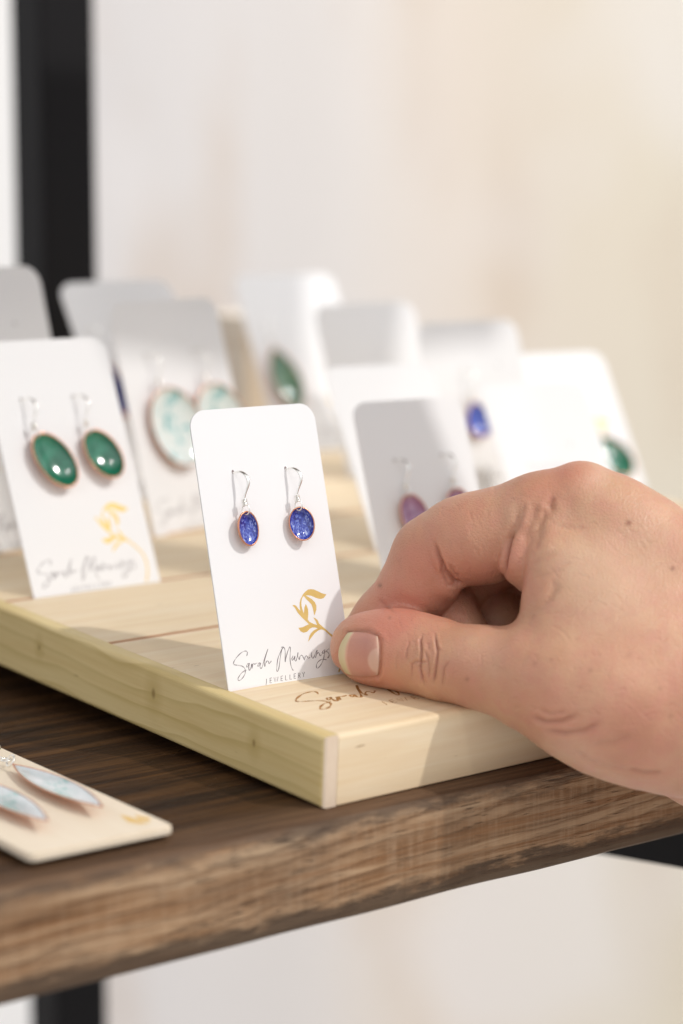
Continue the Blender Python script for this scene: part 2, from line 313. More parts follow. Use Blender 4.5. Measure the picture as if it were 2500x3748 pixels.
def dyed_cloth():
    m = M('mottled_dyed_cloth', rough=.9, spec=.1)
    a = m.n('ShaderNodeAttribute', attribute_name='cloth').outputs['Vector']
    sp = m.n('ShaderNodeSeparateXYZ', {'Vector': a})
    mp = lambda sc, lo=(0, 0, 0): m.n('ShaderNodeMapping', {'Vector': a, 'Scale': sc, 'Location': lo}).outputs[0]
    sh = m.math('ADD', sp.outputs[0], m.math('MULTIPLY', m.math('SUBTRACT', m.noise(mp((2.2, 1.4, 1)), 1, 2), .5), .26))
    k = m.n('ShaderNodeMapRange', {'Value': sh, 'From Min': -.35, 'From Max': .45}).outputs[0]
    c = m.ramp(k, [(0, (.70, .685, .69)), (.42, (.75, .715, .69)), (.60, (.745, .67, .595)), (.80, (.73, .665, .56)), (1, (.72, .67, .56))])
    c = m.mix(m.ramp(m.noise(mp((5.5, 1.6, 1), (3.1, 1.2, 0)), 1, 3, .5), [(.52, g3(0)), (.70, g3(.55))]), c, (.60, .47, .36))
    c = m.mix(m.ramp(m.noise(mp((3.2, 2.2, 1), (7.7, 4.4, 0)), 1, 2, .5), [(.5, g3(0)), (.68, g3(.6))]), c, (.80, .775, .77))
    m.l(c, 'Base Color'); m.bump(m.noise(m.coord((900,)*3), 1, 2), .2, .0004)
    return m.m
drape(-1500, -330, fabric('bright_cloth', (.86, .855, .85)), 'bright white blurred drape left of the black rack post', 330, 5, 3)
drape(-336, 1300, dyed_cloth(), 'blurred drape fading from grey-white to cream, filling the background right of the black post', 420, 6, 5, away=25)

# ---------------------------------------------------------------- the display rack
rack = empty('display_rack', Matrix.Translation((0, -6.425*MM, 0)) @ Matrix.Rotation(math.atan(-.03163), 4, 'Z'))
tag(rack, 'rustic brown wooden shelf on black steel rack holding the jewellery stands', 'rack')
def shelf_plank(name, z1, T, x0, x1, depth, parent):
    prof = [(0, -T+2.5), (.35, -T+1.2), (1.6, -T+.3), (4, -T), (depth, -T), (depth, 0), (14, 0), (7, -.05), (3.2, -.25), (1.4, -.8), (.5, -1.8), (.1, -3.2), (0, -6), (0, -11), (0, -16), (0, -20)]
    rnd = random.Random(7); nx = int((x1-x0)/3.0); V = []; F = []; k = len(prof)
    ph = [rnd.uniform(0, 6.28) for _ in range(6)]
    for i in range(nx+1):
        x = x0 + (x1-x0)*i/nx
        e = .35*math.sin(x/23+ph[0]) + .25*math.sin(x/7.7+ph[1]) + .18*math.sin(x/3.9+ph[2])
        e2 = .3*math.sin(x/31+ph[3]) + .2*math.sin(x/9.1+ph[4])
        for (y, z) in prof:
            dy = dz = 0
            if y < 4 and z > -4: dy, dz = max(0, e)*.7 + rnd.uniform(-.08, .08), -max(0, e)*.35
            elif y < 4 and z < -T+3: dy, dz = max(0, e2)*.8, max(0, e2)*.5
            elif y < 1: dy = .12*math.sin(z*1.3+x/40) + rnd.uniform(-.05, .05)
            if y == depth: dy = dz = 0
            V.append((x, y+dy, z1+z+dz))
    for i in range(nx):
        for j in range(k):
            a = i*k+j; b = i*k+(j+1) % k; F.append((a, a+k, b+k, b))
    F.append(tuple(range(k))); F.append(tuple(nx*k+j for j in range(k))[::-1])
    return mesh_obj(name, V, F, m_shelf, parent)
shelf_plank('shelf_plank', 0, 26.7, -520, 375, 437, rack)
shelf_plank('upper_shelf_plank', 352, 26.7, -520, 352, 240, rack)
box('post', (171, 438, -1180), (198, 464, 900), m_black, rack, 1.6)
box('post', (178, -27, -1180), (200, -1.2, 900), m_black, rack, 1.6)
box('cross_rail', (173, 241, 326), (195, 437.8, 346), m_black, rack, 1)
V = [(160, 2, -26.9), (160, 437.8, -26.9), (160, 437.8, -106.5), (160, 2, -49.7)]
V += [(x+22, y, z) for x, y, z in V]
mesh_obj('shelf_bracket', V, [(0, 1, 2, 3), (7, 6, 5, 4), (0, 4, 5, 1), (1, 5, 6, 2), (2, 6, 7, 3), (3, 7, 4, 0)], m_black, rack)

def at_depth(px, py, y):
    d = FWD + RGT*(px-784)*1.59439/FPX - UPV*(py-1175.3)*1.59439/FPX
    return CAM + d*(y-CAM[1])/d[1]
a_ = at_depth(600, 715, 408); 
kb = empty('kraft_box', Matrix.Translation((a_[0]*MM, 392*MM, 0)) @ Matrix.Rotation(R(-8), 4, 'Z'))
tag(kb, 'blurred tan kraft box standing at the back of the shelf behind the farthest cards', 'box')
m_kraft = M('kraft_board', (.86, .77, .66), .75, spec=.2).m
hh = a_[2]
box('box_body', (-26, -13, .1), (26, 25, hh-12), m_kraft, kb, .8); box('box_lid', (-27, -14, hh-11.8), (27, 26, hh), m_kraft, kb, .8)
# ---------------------------------------------------------------- slotted pine stand
TILT = .051217; H = 18.0; P0, DP = 44.754, 55.291
ct, st = math.cos(TILT), math.sin(TILT)
STAND = frame((0, 0, .15), (1, 0, 0), (0, ct, st), (0, -st, ct))
stand = empty('card_stand', STAND)
tag(stand, 'slotted pale pine board tilted up at the back with the name burnt into its front', 'stand')
def board_point(x, t, up=H):
    return np.array([x, t*ct - up*st, t*st + up*ct])
SW, LEN, WID = 4.4, 384., 302.
prof = [(.25, 0), (0, .3), (0, H-1.3), (.12, H-.75), (.45, H-.35), (1.0, H-.08), (1.8, H)]
for i in range(6):
    t = P0 + i*DP
    prof += [(t-.9, H), (t+1.4, H-8), (t+3.2, H-8), (t+1.1, H)]
prof += [(LEN, H), (LEN, 0)]
V = [(x, t, u) for x in (SW, WID) for t, u in prof]; n = len(prof)
F = [tuple(range(n)), tuple(range(2*n-1, n-1, -1))] + [(i, i+n, (i+1) % n + n, (i+1) % n) for i in range(n)]
pan = mesh_obj('slotted_panel', V, F, m_pine_x, stand)
pan.data.materials.append(m_slot)
for f in pan.data.polygons:
    c_ = f.center; 
    if len(f.vertices) == 4 and c_.z < (H-.5)*MM and c_.z > (H-9)*MM and P0*MM*.8 < c_.y < (LEN-5)*MM: f.material_index = 1
bmx = bmesh.new(); bmesh.ops.create_cube(bmx, size=1)
for v in bmx.verts: v.co = Vector((SW/2-.02 + v.co.x*(SW-.05), LEN/2 + .1 + v.co.y*LEN, H/2 + v.co.z*H - .02))
eg = [e for e in bmx.edges if all(v.co.x < SW/2 for v in e.verts)]
bmesh.ops.bevel(bmx, geom=eg, offset=1.3, segments=4, affect='EDGES', profile=.5)
strip = bm_obj('side_strip', bmx, m_pine_y, stand)
strip.data.materials.append(m_pine_end)
for f in strip.data.polygons:
    if f.normal.y < -.75: f.material_index = 1
box('rear_foot', (20, LEN-24, -18.5), (WID-20, LEN-4, 0), m_pine_x, stand, 1)

# pen strokes as thin raised ribbons in a plane
def ribbons(strokes, width, zoff, sub=5, fn=None, thick=.03, vary=.35, seed=1, smooth=True):
    rnd = random.Random(seed); V = []; F = []
    for s in strokes:
        pts = catmull(s, sub) if smooth and len(s) > 2 else [np.array(q, float) for q in s]
        if fn: pts = [np.array(fn(q)) for q in pts]
        n = len(pts); base = len(V); ph = rnd.uniform(0, 6)
        for i, q in enumerate(pts):
            a = pts[max(0, i-1)]; b = pts[min(n-1, i+1)]; t = b-a; t = t/(np.linalg.norm(t)+1e-9)
            nn = np.array([-t[1], t[0]])
            wd = width*(1 + vary*math.sin(i*.55+ph) + vary*.8*(abs(t[1])-.5))*(.6 if i in (0, n-1) and smooth else 1)/2
            for sg in (-1, 1): V.append((q[0]+nn[0]*wd*sg, q[1]+nn[1]*wd*sg, zoff))
            for sg in (-1, 1): V.append((q[0]+nn[0]*wd*sg, q[1]+nn[1]*wd*sg, zoff+thick))
        for i in range(n-1):
            a = base+4*i; b = a+4
            F += [(a+2, a+3, b+3, b+2), (a, a+2, b+2, b), (a+3, a+1, b+1, b+3)]
    return V, F
AFF = ((2.0358643, -.1365606), (.0609125, 2.0108693), (7.6337216, 15.7159004))
def onboard(q): return (q[0]*AFF[0][0]+q[1]*AFF[1][0]+AFF[2][0], q[0]*AFF[0][1]+q[1]*AFF[1][1]+AFF[2][1])
V, F = ribbons(SCRIPT, .50, H+.004, 6, onboard, .02, .45, 5)
mesh_obj('burnt_name', V, F, m_burn, stand)
V, F = ribbons(LETTERS, .26, H+.004, 1, onboard, .02, 0, 5, False)
mesh_obj('burnt_word', V, F, m_burn, stand)

# ================================================================ CARDS
def card_axes(x, yaw, lean, row):
    o = board_point(x, P0+row*DP); o = o + np.array([0, 0, .15])
    wd = np.array([math.cos(yaw), math.sin(yaw), 0]); nr = np.array([-math.sin(yaw), math.cos(yaw), 0])
    up = np.array([0, 0, 1.])*math.cos(lean) + nr*math.sin(lean)
    return o, wd, up, np.cross(wd, up)
def fill_poly(polys, z):
    V = []; F = []
    from mathutils.geometry import tessellate_polygon
    for k, pl in enumerate(polys):
        b = len(V); V += [(x, y, z+.006*k) for x, y in pl]
        for t in tessellate_polygon([[Vector((x, y, 0)) for x, y in pl]]):
            a, b_, c = [Vector((*pl[i], 0)) for i in t]
            t = t if (b_-a).cross(c-a).z > 0 else t[::-1]
            F.append(tuple(b+i for i in t))
    return V, F
def make_card(x, yaw, lean, W, Hc, row, label, art='all', holes=(), k=None):
    o, wd, up, nr = card_axes(x, yaw, lean, row)
    fr = frame(o, wd, up, nr)
    root = empty('earring_card', fr)
    tag(root, label, 'earring card', 'white earring cards standing in the slots of the pine board')
    k = k or W/38.667; r = 4.7*k; th = .42; pts = [(0, -3.2), (W, -3.2)]
    for cx, cy, a0 in ((W-r, Hc-r, 0), (r, Hc-r, 90)):
        for i in range(9): a = R(a0+i*90/8); pts.append((cx+r*math.cos(a), cy+r*math.sin(a)))
    n = len(pts); V = [(a, b, 0) for a, b in pts] + [(a, b, -th) for a, b in pts]
    F = [tuple(range(n)), tuple(range(2*n-1, n-1, -1))] + [(i+n, (i+1) % n + n, (i+1) % n, i) for i in range(n)]
    mesh_obj('card', V, F, m_paper, root)
    sh = .42*k
    sc2 = lambda q: (q[0]*k, q[1]*k+sh)
    if art == 'all':
        V, F = ribbons(SCRIPT, .155*k, .01, 6, sc2, .015, .4, 2); mesh_obj('printed_name', V, F, m_ink, root)
        V, F = ribbons(LETTERS, .14*k, .01, 1, sc2, .015, 0, 2, False); mesh_obj('printed_word', V, F, m_ink2, root)
        V, F = fill_poly([[sc2(q) for q in catmull(list(pl)+[pl[0]], 1)[:-1]] for pl in FLOWER.values()], .01)
        V2, F2 = ribbons([[FLOWER['D'][16], *STEM[1:]]], .5*k, .012, 8, sc2, .01, 0, 2)
        V, F = join([(V, F), (V2, F2)])
        mesh_obj('printed_flower', V, F, m_gold, root)
    if holes:
        for hx, hy in holes:
            mesh_obj('pierced_hole', [(hx+.38*math.cos(i*.785), hy+.45+.55*math.sin(i*.785), .012) for i in range(8)], [tuple(range(8))], m_hole, root)
    return root, fr, k
# ---------------------------------------------------------------- earrings
def outline(shape, W, L, th):
    """half-outline point of the pendant, hung from its top at (0,0)"""
    c, s = math.cos(th), math.sin(th)
    if shape == 'oval': return c*W/2, s*L/2 - L/2
    if shape == 'leaf': return math.copysign(abs(c)**1.9, c)*W/2, s*L/2 - L/2
    if shape == 'drop':
        return c*W/2*(1 - .62*max(0, s)**1.1), s*L/2 - L/2
def pendant(parent, shape, W, L, depth, mat, mw, wob=0.):
    N, K = 44, 8
    g = empty('pendant', mw, parent)
    ox, oy = 0, -L/2
    def ring(f, z):
        return [((outline(shape, W, L, 2*math.pi*i/N)[0])*f*(1+wob*math.sin(3.1*i)*.01), oy + (outline(shape, W, L, 2*math.pi*i/N)[1]-oy)*f, z) for i in range(N)]
    # copper cup: outer bowl, rolled rim, inner lip
    rings = [ring(max(.02, math.sin(a*math.pi/2/K)), -depth*math.cos(a*math.pi/2/K)) for a in range(K+1)]
    lip = .20 if shape == 'leaf' and W < 9 else .28 if W < 9 else .30
    fi = 1-2*lip/W
    rings += [ring(1.0, lip*.55), ring(1-lip/W, lip*.95), ring(fi, lip*.75), ring(fi, -.15)]
    V = [v for rg in rings for v in rg]
    F = [(j*N+i, j*N+(i+1) % N, (j+1)*N+(i+1) % N, (j+1)*N+i) for j in range(len(rings)-1) for i in range(N)] + [tuple(range(N))[::-1]]
    cup = mesh_obj('copper_cup', V, F, m_copper, parent, True, mw)
    rings = [ring(fi*1.005*math.sin((a+.001)*math.pi/2/K), -depth*.78*math.cos(a*math.pi/2/K)+.05) for a in range(1, K+1)]
    V = [v for rg in rings for v in rg] + [(0, oy, -depth*.78+.05)]
    F = [((j+1)*N+i, (j+1)*N+(i+1) % N, j*N+(i+1) % N, j*N+i) for j in range(len(rings)-1) for i in range(N)] + [(len(V)-1, i, (i+1) % N) for i in range(N)]
    en = mesh_obj('enamel', V, F, mat, cup, True)
    bpy.data.objects.remove(g)
    return cup
def earring(fr, u, v, k, shape, W, L, mat, label, tilt=0., yaw=0., depth=2.0, group=None, nz=2.6, pitch=0.):
    """hook wire leaves the card at (u, v), bows out, drops to a coil, a ring and the enamelled copper pendant"""
    root = empty('drop_earring', fr @ Matrix.Translation((u*MM, v*MM, 0)))
    tag(root, label, 'earring', group)
    s = k
    path = [(0, .35, -1.6), (0, .3, -.1), (.35, .35, 1.0), (.95, .15, 2.3), (1.5, -.8, 3.4), (1.75, -2.1, 4.0), (1.65, -3.4, 4.0), (1.2, -4.8, 3.5), (.75, -6.1, 3.0), (.5, -7.2, 2.75), (.45, -8.6, 2.7)]
    pts = [q*s for q in catmull(path, 5)]
    Vv, Ff = tube(pts, .24 if s < 1.05 else .21, 8, lambda t: (1.0, 1.0 + 1.1*math.exp(-((t-.45)/.2)**2)))
    mesh_obj('hook', Vv, Ff, m_silver, root, True)
    cp = [(.5+.60*math.cos(a*.7), -7.1-.028*a*1.0, 2.75+.60*math.sin(a*.7)) for a in range(0, 62)]
    Vv, Ff = tube([np.array(q)*s for q in cp], .17, 6); mesh_obj('wire_coil', Vv, Ff, m_silver, root, True)
    rp = [(.55+1.0*math.sin(a)*.55, -9.75+1.35*math.cos(a), 2.75+1.0*math.sin(a)*.83) for a in np.linspace(0, 2*math.pi, 25)[:-1]]
    Vv, Ff = tube([np.array(q)*s for q in rp], .19, 7, closed=True); mesh_obj('jump_ring', Vv, Ff, m_silver, root, True)
    mw = Matrix.Translation((.55*s*MM, -10.1*s*MM, nz*s*MM)) @ Matrix.Rotation(R(yaw), 4, 'Y') @ Matrix.Rotation(R(tilt), 4, 'Z') @ Matrix.Rotation(R(pitch), 4, 'X')
    pendant(root, shape, W, L, depth, mat, mw)
    return root

CARDS = {
 'main': (4.354, -.071, .267, 38.666, 72.4, 0), 'G': (13.777, -.028, .408, 44.245, 79.84, 2), 'T': (94.296, .207, .27, 53.68, 79.99, 3),
 'L0': (13.378, .163, .255, 61.77, 93.1, 3), 'P1': (103.843, -.129, .354, 40.6, 61.4, 1), 'R1': (145.557, -.199, .598, 42.2, 69.8, 2),
 'R3': (211.7, -.195, .568, 45.4, 57.4, 2), 'R2': (225.957, -.131, .328, 45.87, 68.1, 3), 'R4': (273.7, -.205, .595, 49.06, 59.1, 3),
 'M2': (120.9, .019, .539, 50.7, 89.3, 4), 'M3': (232.6, -.174, .576, 48.6, 84.5, 5), 'M4': (223.8, .012, .334, 52.3, 69.5, 4)}
def C_(n, label, **kw): return make_card(*CARDS[n][:5], CARDS[n][5], label, **kw)
gp = lambda s: s + ' enamel earrings paired on one card'
_, fr, k = C_('main', 'sharp white card with two small blue oval earrings, pinched between thumb and finger', holes=((10.7, 55.3), (27.0, 55.0)))
earring(fr, 10.7, 55.2, 1, 'oval', 6.6, 9.2, m_blue, 'small speckled blue oval earring, left of the pair on the pinched card', 3, 6, 1.9, gp('small blue oval'), pitch=3)
earring(fr, 27.0, 54.9, 1, 'oval', 7.0, 9.1, m_blue, 'small speckled blue oval earring, right of the pair on the pinched card', 3, -17, 1.9, gp('small blue oval'))
_, fr, k = C_('G', 'white card at the left with two large dark green oval earrings', holes=((10.3, 60.8), (28.4, 60.6)))
earring(fr, 10.3, 60.6, k, 'oval', 11.8, 19.2, m_green, 'dark green oval earring, left of the pair on the left card', 27, -4, 3.0, gp('dark green oval'), 2.9)
earring(fr, 28.4, 60.4, k, 'oval', 10.8, 17.0, m_green, 'dark green oval earring, right of the pair on the left card', 23, -10, 3.0, gp('dark green oval'), 2.9)
_, fr, k = C_('T', 'grey-shaded white card behind the pinched one, carrying two big turquoise and white discs', holes=((12.9, 61.2), (36.6, 61.2)), k=1.28)
earring(fr, 12.9, 61, 1.2, 'oval', 22, 28.5, m_turq, 'big white and turquoise disc earring with copper rim, left of its pair', 17, -8, 3.6, gp('big turquoise oval'), 3.0)
earring(fr, 36.6, 61, 1.2, 'oval', 22, 28.5, m_turq, 'big white and turquoise disc earring half hidden by the pinched card', 13, -8, 3.6, gp('big turquoise oval'), 3.0)
_, fr, k = C_('L0', 'tall blurred white card cut off by the left edge of the photo', holes=((47.3, 73.5), (20, 73.5)), k=1.38)
earring(fr, 23.0, 73.5, 1.3, 'drop', 13, 24, m_turq, 'blurred copper rimmed earring on the tall card at the left edge', 12, 0, 3.0, None, 3.0)
_, fr, k = C_('P1', 'shaded white card behind the index finger with two lilac oval earrings', holes=((11.6, 42.1), (29.1, 42.7)))
earring(fr, 11.6, 42.0, 1.06, 'oval', 9.4, 15.0, m_lilac, 'lilac oval earring just above the index finger, left of its pair', 10, -6, 2.3, gp('lilac oval'), 2.6)
earring(fr, 29.1, 42.6, 1.06, 'oval', 9.4, 15.0, m_lilac, 'lilac oval earring mostly hidden behind the index finger', 8, -4, 2.3, gp('lilac oval'), 2.6)
C_('R1', 'blank looking bright white card directly behind the lilac earrings')
_, fr, k = C_('R2', 'bright white card holding a blurred cobalt blue earring', art='all', holes=((18, 50), (34, 50)))
earring(fr, 16.4, 48.6, 1.2, 'drop', 11.5, 14.5, m_cobalt, 'blurred cobalt blue drop earring right of the lilac pair', 10, -8, 2.6, None, 2.8)
_, fr, k = C_('R3', 'bright white card standing just behind the knuckle of the hand', art=None, holes=((31, 31.4),))
cu = bpy.data.curves.new('word', 'FONT'); cu.body = 'Premium'; cu.size = 4.2*MM
tmp = bpy.data.objects.new('tmp', cu); col.objects.link(tmp); bpy.context.view_layer.update()
tme = bpy.data.meshes.new_from_object(tmp); bpy.data.objects.remove(tmp)
tme.transform(Matrix.Translation((10.6*MM, 22.6*MM, .02*MM))); tme.materials.clear(); tme.materials.append(M('faint_grey_print', (.60, .59, .63), .6).m)
col.objects.link(wo := bpy.data.objects.new('printed_word', tme)); wo.parent = [o for o in col.objects if o.name.startswith('earring_card')][-1]
_, fr, k = C_('R4', 'rightmost white card, holding a large green drop earring')
earring(fr, 30.0, 32.5, 1.15, 'drop', 14.0, 22.5, m_green, 'large dark green drop earring above the knuckle at the right', 27, -6, 3.2, None, 3.0)
_, fr, k = C_('M2', 'far blurred white card in front of the black post')
earring(fr, 5.4, 69, 1.3, 'leaf', 10.0, 25, m_navy, 'blurred navy leaf earring peeking past the green pair card', 4, 0, 2.5, None, 2.8)
_, fr, k = C_('M3', 'farthest white card, half shaded, with a blurred green leaf earring')
earring(fr, 7.5, 60, 1.2, 'leaf', 14, 32, m_tealgreen, 'blurred sage green leaf earring on the farthest card', 6, 0, 3.0, None, 3.0)
C_('M4', 'blurred white card with grey shading between the farthest card and the bright ones')

# ---------------------------------------------------------------- wooden card lying on the shelf
rk = frame((-78.2, 4.6, .1), (math.cos(.012), math.sin(.012), 0), (math.sin(.10), math.cos(.10), 0), (0, 0, 1))
wc = empty('wooden_card', rk)
tag(wc, 'thin light wooden card lying flat on the shelf at the lower left', 'wooden card')
mwc = M('birch_veneer', (.80, .70, .57), .5, spec=.3); mwc.l(mwc.mix(mwc.noise(mwc.coord((250, 14, 250)), 1, 5, .6, .5), (.78, .66, .50), (.88, .78, .64)), 'Base Color'); mwc = mwc.m
bm = bmesh.new(); bmesh.ops.create_cube(bm, size=1)
for v in bm.verts: v.co = Vector((18.8+v.co.x*37.6, 58+v.co.y*116, 2.1+v.co.z*2.0))
bmesh.ops.bevel(bm, geom=[e for e in bm.edges if abs(e.verts[0].co.z-e.verts[1].co.z) > .8], offset=2.2, segments=4, affect='EDGES', profile=.5)
bmesh.ops.bevel(bm, geom=[e for e in bm.edges if abs(e.verts[0].co.z-e.verts[1].co.z) < .01], offset=.35, segments=2, affect='EDGES')
bm_obj('veneer_panel', bm, mwc, wc)
V, F = fill_poly([[(31.6, 14.6), (30.2, 8.6), (31.6, 5.6), (34.2, 5.2), (33.0, 8.2), (32.6, 12.2)], [(34.3, 12.5), (33.2, 9.0), (34.9, 6.2), (35.9, 8.6)]], 3.13)
mesh_obj('gold_emblem', V, F, M('gold_print_on_wood', (.78, .52, .17), .45).m, wc)
def lying_earring(tip, ring, W, label):
    tip = np.array(tip, float); ring = np.array(ring, float); d = tip-ring; L = np.linalg.norm(d); d /= L
    y = np.array([-d[0], -d[1], 0]); zt = np.array([0, 0, 1.]); x = np.cross(y, zt)
    root = empty('leaf_earring', frame((ring[0], ring[1], 5.0), x, y, zt))
    tag(root, label, 'earring', 'pale blue leaf earrings lying on the wooden card')
    mw = Matrix.Rotation(R(-1.3), 4, 'X') @ Matrix.Rotation(R(-4), 4, 'Y')
    pendant(root, 'leaf', W, L, .55, m_seafoam, mw)
    rp = [(1.5*math.sin(a)*.5, 1.0+1.5*math.cos(a), .6+1.5*math.sin(a)*.85) for a in np.linspace(0, 2*math.pi, 25)[:-1]]
    Vv, Ff = tube(rp, .27, 7, closed=True); mesh_obj('jump_ring', Vv, Ff, m_silver, root, True)
    rp = [(1.2*math.sin(a), 3.6+1.2*math.cos(a), .2) for a in np.linspace(0, 2*math.pi, 25)[:-1]]
    Vv, Ff = tube(rp, .3, 7, closed=True); mesh_obj('link_ring', Vv, Ff, m_silver, root, True)
    hp = catmull([(0, 5.4, .2), (0, 8, .1), (1.5, 12, 0), (4.5, 17, 0), (4, 22, 0), (0, 24, 0), (-4, 21, 0), (-4.4, 14, -.6), (-4, 8, -1)], 4)
    Vv, Ff = tube(hp, .26, 7); mesh_obj('hook', Vv, Ff, m_silver, root, True)
lying_earring((-51.0, 17.0), (-46.3, 66.0), 8.2, 'pale blue and white leaf earring nearer the pine stand')
lying_earring((-66.8, 15.2), (-60.8, 64.0), 8.2, 'pale blue and white leaf earring nearer the left edge')
# ================================================================ THE HAND
# sculpted as one smooth solid: a signed distance field of tapering bones and pads, turned into one surface.
# Its own frame: origin on the view axis through the thumb, x right, y up, z towards the camera side (all mm).
D0 = 575.0
HC = CAM + FWD*D0
def hp(px, py, wd):
    """a landmark of the hand, in mm in the hand frame (right, up, away)"""
    k = (D0+wd)/FPX*1.59439
    return ((px-784.)*k, (1175.3-py)*k, float(wd))
HX0, HY0, HZ0, HS = -4., -94., -74., 0.48
NX, NY, NZ = 266, 283, 276
gx = (HX0 + HS*np.arange(NX)).astype(np.float32)
NB = 208
for i_ in range(NB, NX): gx[i_] = gx[i_-1] + HS*(1+.14*(i_-NB))      # the forearm, far out of the frame, is sampled coarsely
gy = (HY0 + HS*np.arange(NY)).astype(np.float32); gz = (HZ0 + HS*np.arange(NZ)).astype(np.float32)
def new_field(): return np.full((NX, NY, NZ), 9.0, np.float32)
def sub_box(lo, hi):
    i0 = max(0, int(np.searchsorted(gx, lo[0]))-1); i1 = min(NX, int(np.searchsorted(gx, hi[0]))+1)
    j0 = max(0, int((lo[1]-HY0)/HS)); j1 = min(NY, int((hi[1]-HY0)/HS)+2)
    k0 = max(0, int((lo[2]-HZ0)/HS)); k1 = min(NZ, int((hi[2]-HZ0)/HS)+2)
    return i0, i1, j0, j1, k0, k1
def smin(a, b, k):
    h = np.clip(.5+.5*(b-a)/k, 0, 1); return b*(1-h)+a*h - k*h*(1-h)
def smax(a, b, k): return -smin(-a, -b, k)
def cone_d(X, Y, Z, a, ra, b, rb):
    a = np.array(a, np.float32); b = np.array(b, np.float32); d = b-a; L2 = float(d@d)+1e-6
    t = np.clip(((X-a[0])*d[0]+(Y-a[1])*d[1]+(Z-a[2])*d[2])/L2, 0, 1)
    return np.sqrt((X-a[0]-t*d[0])**2+(Y-a[1]-t*d[1])**2+(Z-a[2]-t*d[2])**2) - (ra+(rb-ra)*t)
def add(fld, a, ra, b, rb, k=3.0, carve=False):
    m = max(ra, rb)+k+9
    lo = [min(a[i], b[i])-m for i in range(3)]; hi = [max(a[i], b[i])+m for i in range(3)]
    i0, i1, j0, j1, k0, k1 = sub_box(lo, hi)
    if i1 <= i0 or j1 <= j0 or k1 <= k0: return
    X = gx[i0:i1, None, None]; Y = gy[None, j0:j1, None]; Z = gz[None, None, k0:k1]
    d = cone_d(X, Y, Z, a, ra, b, rb)
    s = fld[i0:i1, j0:j1, k0:k1]
    fld[i0:i1, j0:j1, k0:k1] = smax(s, -d, k) if carve else smin(s, d, k)
def chain(fld, pts, k=3.0):
    """pts: (px, py, w, radius) joined one after the other"""
    for p, q in zip(pts[:-1], pts[1:]): add(fld, hp(*p[:3]), p[3], hp(*q[:3]), q[3], k)
# --- thumb
thumb = new_field()
chain(thumb, [(826, 1486, 4, 7.7), (860, 1488, 1, 8.7), (905, 1490, -3, 9.0), (960, 1499, -6, 9.1), (1030, 1520, -11, 9.2), (1110, 1533, -16, 9.9), (1200, 1552, -21, 11.4)], 4.0)
chain(thumb, [(835, 1470, 1, 5.4), (920, 1462, -1, 5.4), (1000, 1487, -8, 6.5)], 4.0)
chain(thumb, [(835, 1512, 1, 4.6), (930, 1520, -4, 6.0), (1010, 1540, -10, 6.2)], 3.0)
# --- index finger
index = new_field()
chain(index, [(842, 1454, 17, 6.6), (882, 1420, 15, 7.6), (925, 1388, 12, 8.5), (965, 1335, 8, 9.6), (990, 1290, 6, 9.9)], 3.5)
idx2 = new_field()
chain(idx2, [(1006, 1256, 5, 9.0), (1052, 1243, 3, 10.6), (1112, 1233, 0, 11.3), (1180, 1208, -3, 10.2), (1240, 1180, -6, 10.0), (1330, 1148, -9, 9.6)], 4.0)
add(index, hp(985, 1262, 6), 8.8, hp(1000, 1256, 5), 9.0, 4)
# skin roll caught in the bend of the middle joint
add(index, hp(1030, 1338, 1), 4.2, hp(1052, 1330, 0), 2.6, 2.5)
# --- other fingers curled behind
mid = new_field()
chain(mid, [(1320, 1190, 12, 9.5), (1180, 1250, 22, 9.6), (1075, 1300, 24, 9.6), (1030, 1352, 22, 8.9), (1015, 1420, 18, 8.6), (960, 1470, 22, 7.5)], 3.5)
add(mid, hp(1040, 1405, 12), 6.5, hp(1062, 1455, 9), 7.0, 3)
ring_ = new_field()
chain(ring_, [(1330, 1260, 30, 10), (1200, 1330, 36, 9.6), (1130, 1385, 34, 8.8), (1140, 1440, 25, 8.6), (1100, 1500, 26, 8)], 3.5)
little = new_field()
chain(little, [(1380, 1340, 44, 10), (1250, 1380, 44, 8.6), (1210, 1430, 36, 8.2), (1200, 1500, 30, 8)], 3.0)
# --- palm, back of the hand, wrist
palm = new_field()
chain(palm, [(1335, 1143, -9, 8.6), (1400, 1196, -10, 11.0), (1480, 1262, -11, 12.6), (1568, 1345, -14, 14.5), (1700, 1450, -16, 19), (1960, 1560, -20, 25)], 6)
chain(palm, [(1222, 1556, -22, 11.2), (1300, 1578, -25, 14.0), (1385, 1605, -26, 16.6), (1480, 1622, -26, 18.4), (1600, 1625, -24, 21), (1960, 1640, -20, 28)], 7)
chain(palm, [(1960, 1600, -20, 27), (2300, 1650, -32, 29), (4000, 1730, -34, 32)], 8)
# first web and the muscle between thumb and index
chain(palm, [(1262, 1205, -12, 5.6), (1262, 1290, -17, 5.2), (1252, 1370, -20, 4.6), (1243, 1440, -22, 5.0)], 4)
chain(palm, [(1330, 1210, -10, 9.0), (1330, 1330, -17, 9.0), (1320, 1430, -22, 9.5), (1300, 1530, -24, 12)], 7)
chain(palm, [(1420, 1290, -10, 13), (1420, 1420, -20, 13.5), (1420, 1540, -25, 15)], 8)
chain(palm, [(1530, 1400, -13, 17), (1530, 1520, -20, 18), (1700, 1560, -20, 24)], 9)
# rest of the palm with the knuckles behind
chain(palm, [(1400, 1260, 18, 13), (1560, 1440, 14, 20), (1900, 1600, 0, 26)], 8)
chain(palm, [(1440, 1350, 40, 12), (1560, 1520, 30, 20), (1900, 1640, 10, 26)], 8)
chain(palm, [(1440, 1480, 10, 16), (1540, 1600, 16, 19), (1600, 1690, 6, 17)], 8)
# heel of the palm below
heel = new_field()
chain(heel, [(1530, 1722, 2, 10.0), (1620, 1740, 0, 13), (1800, 1730, -5, 17)], 4)
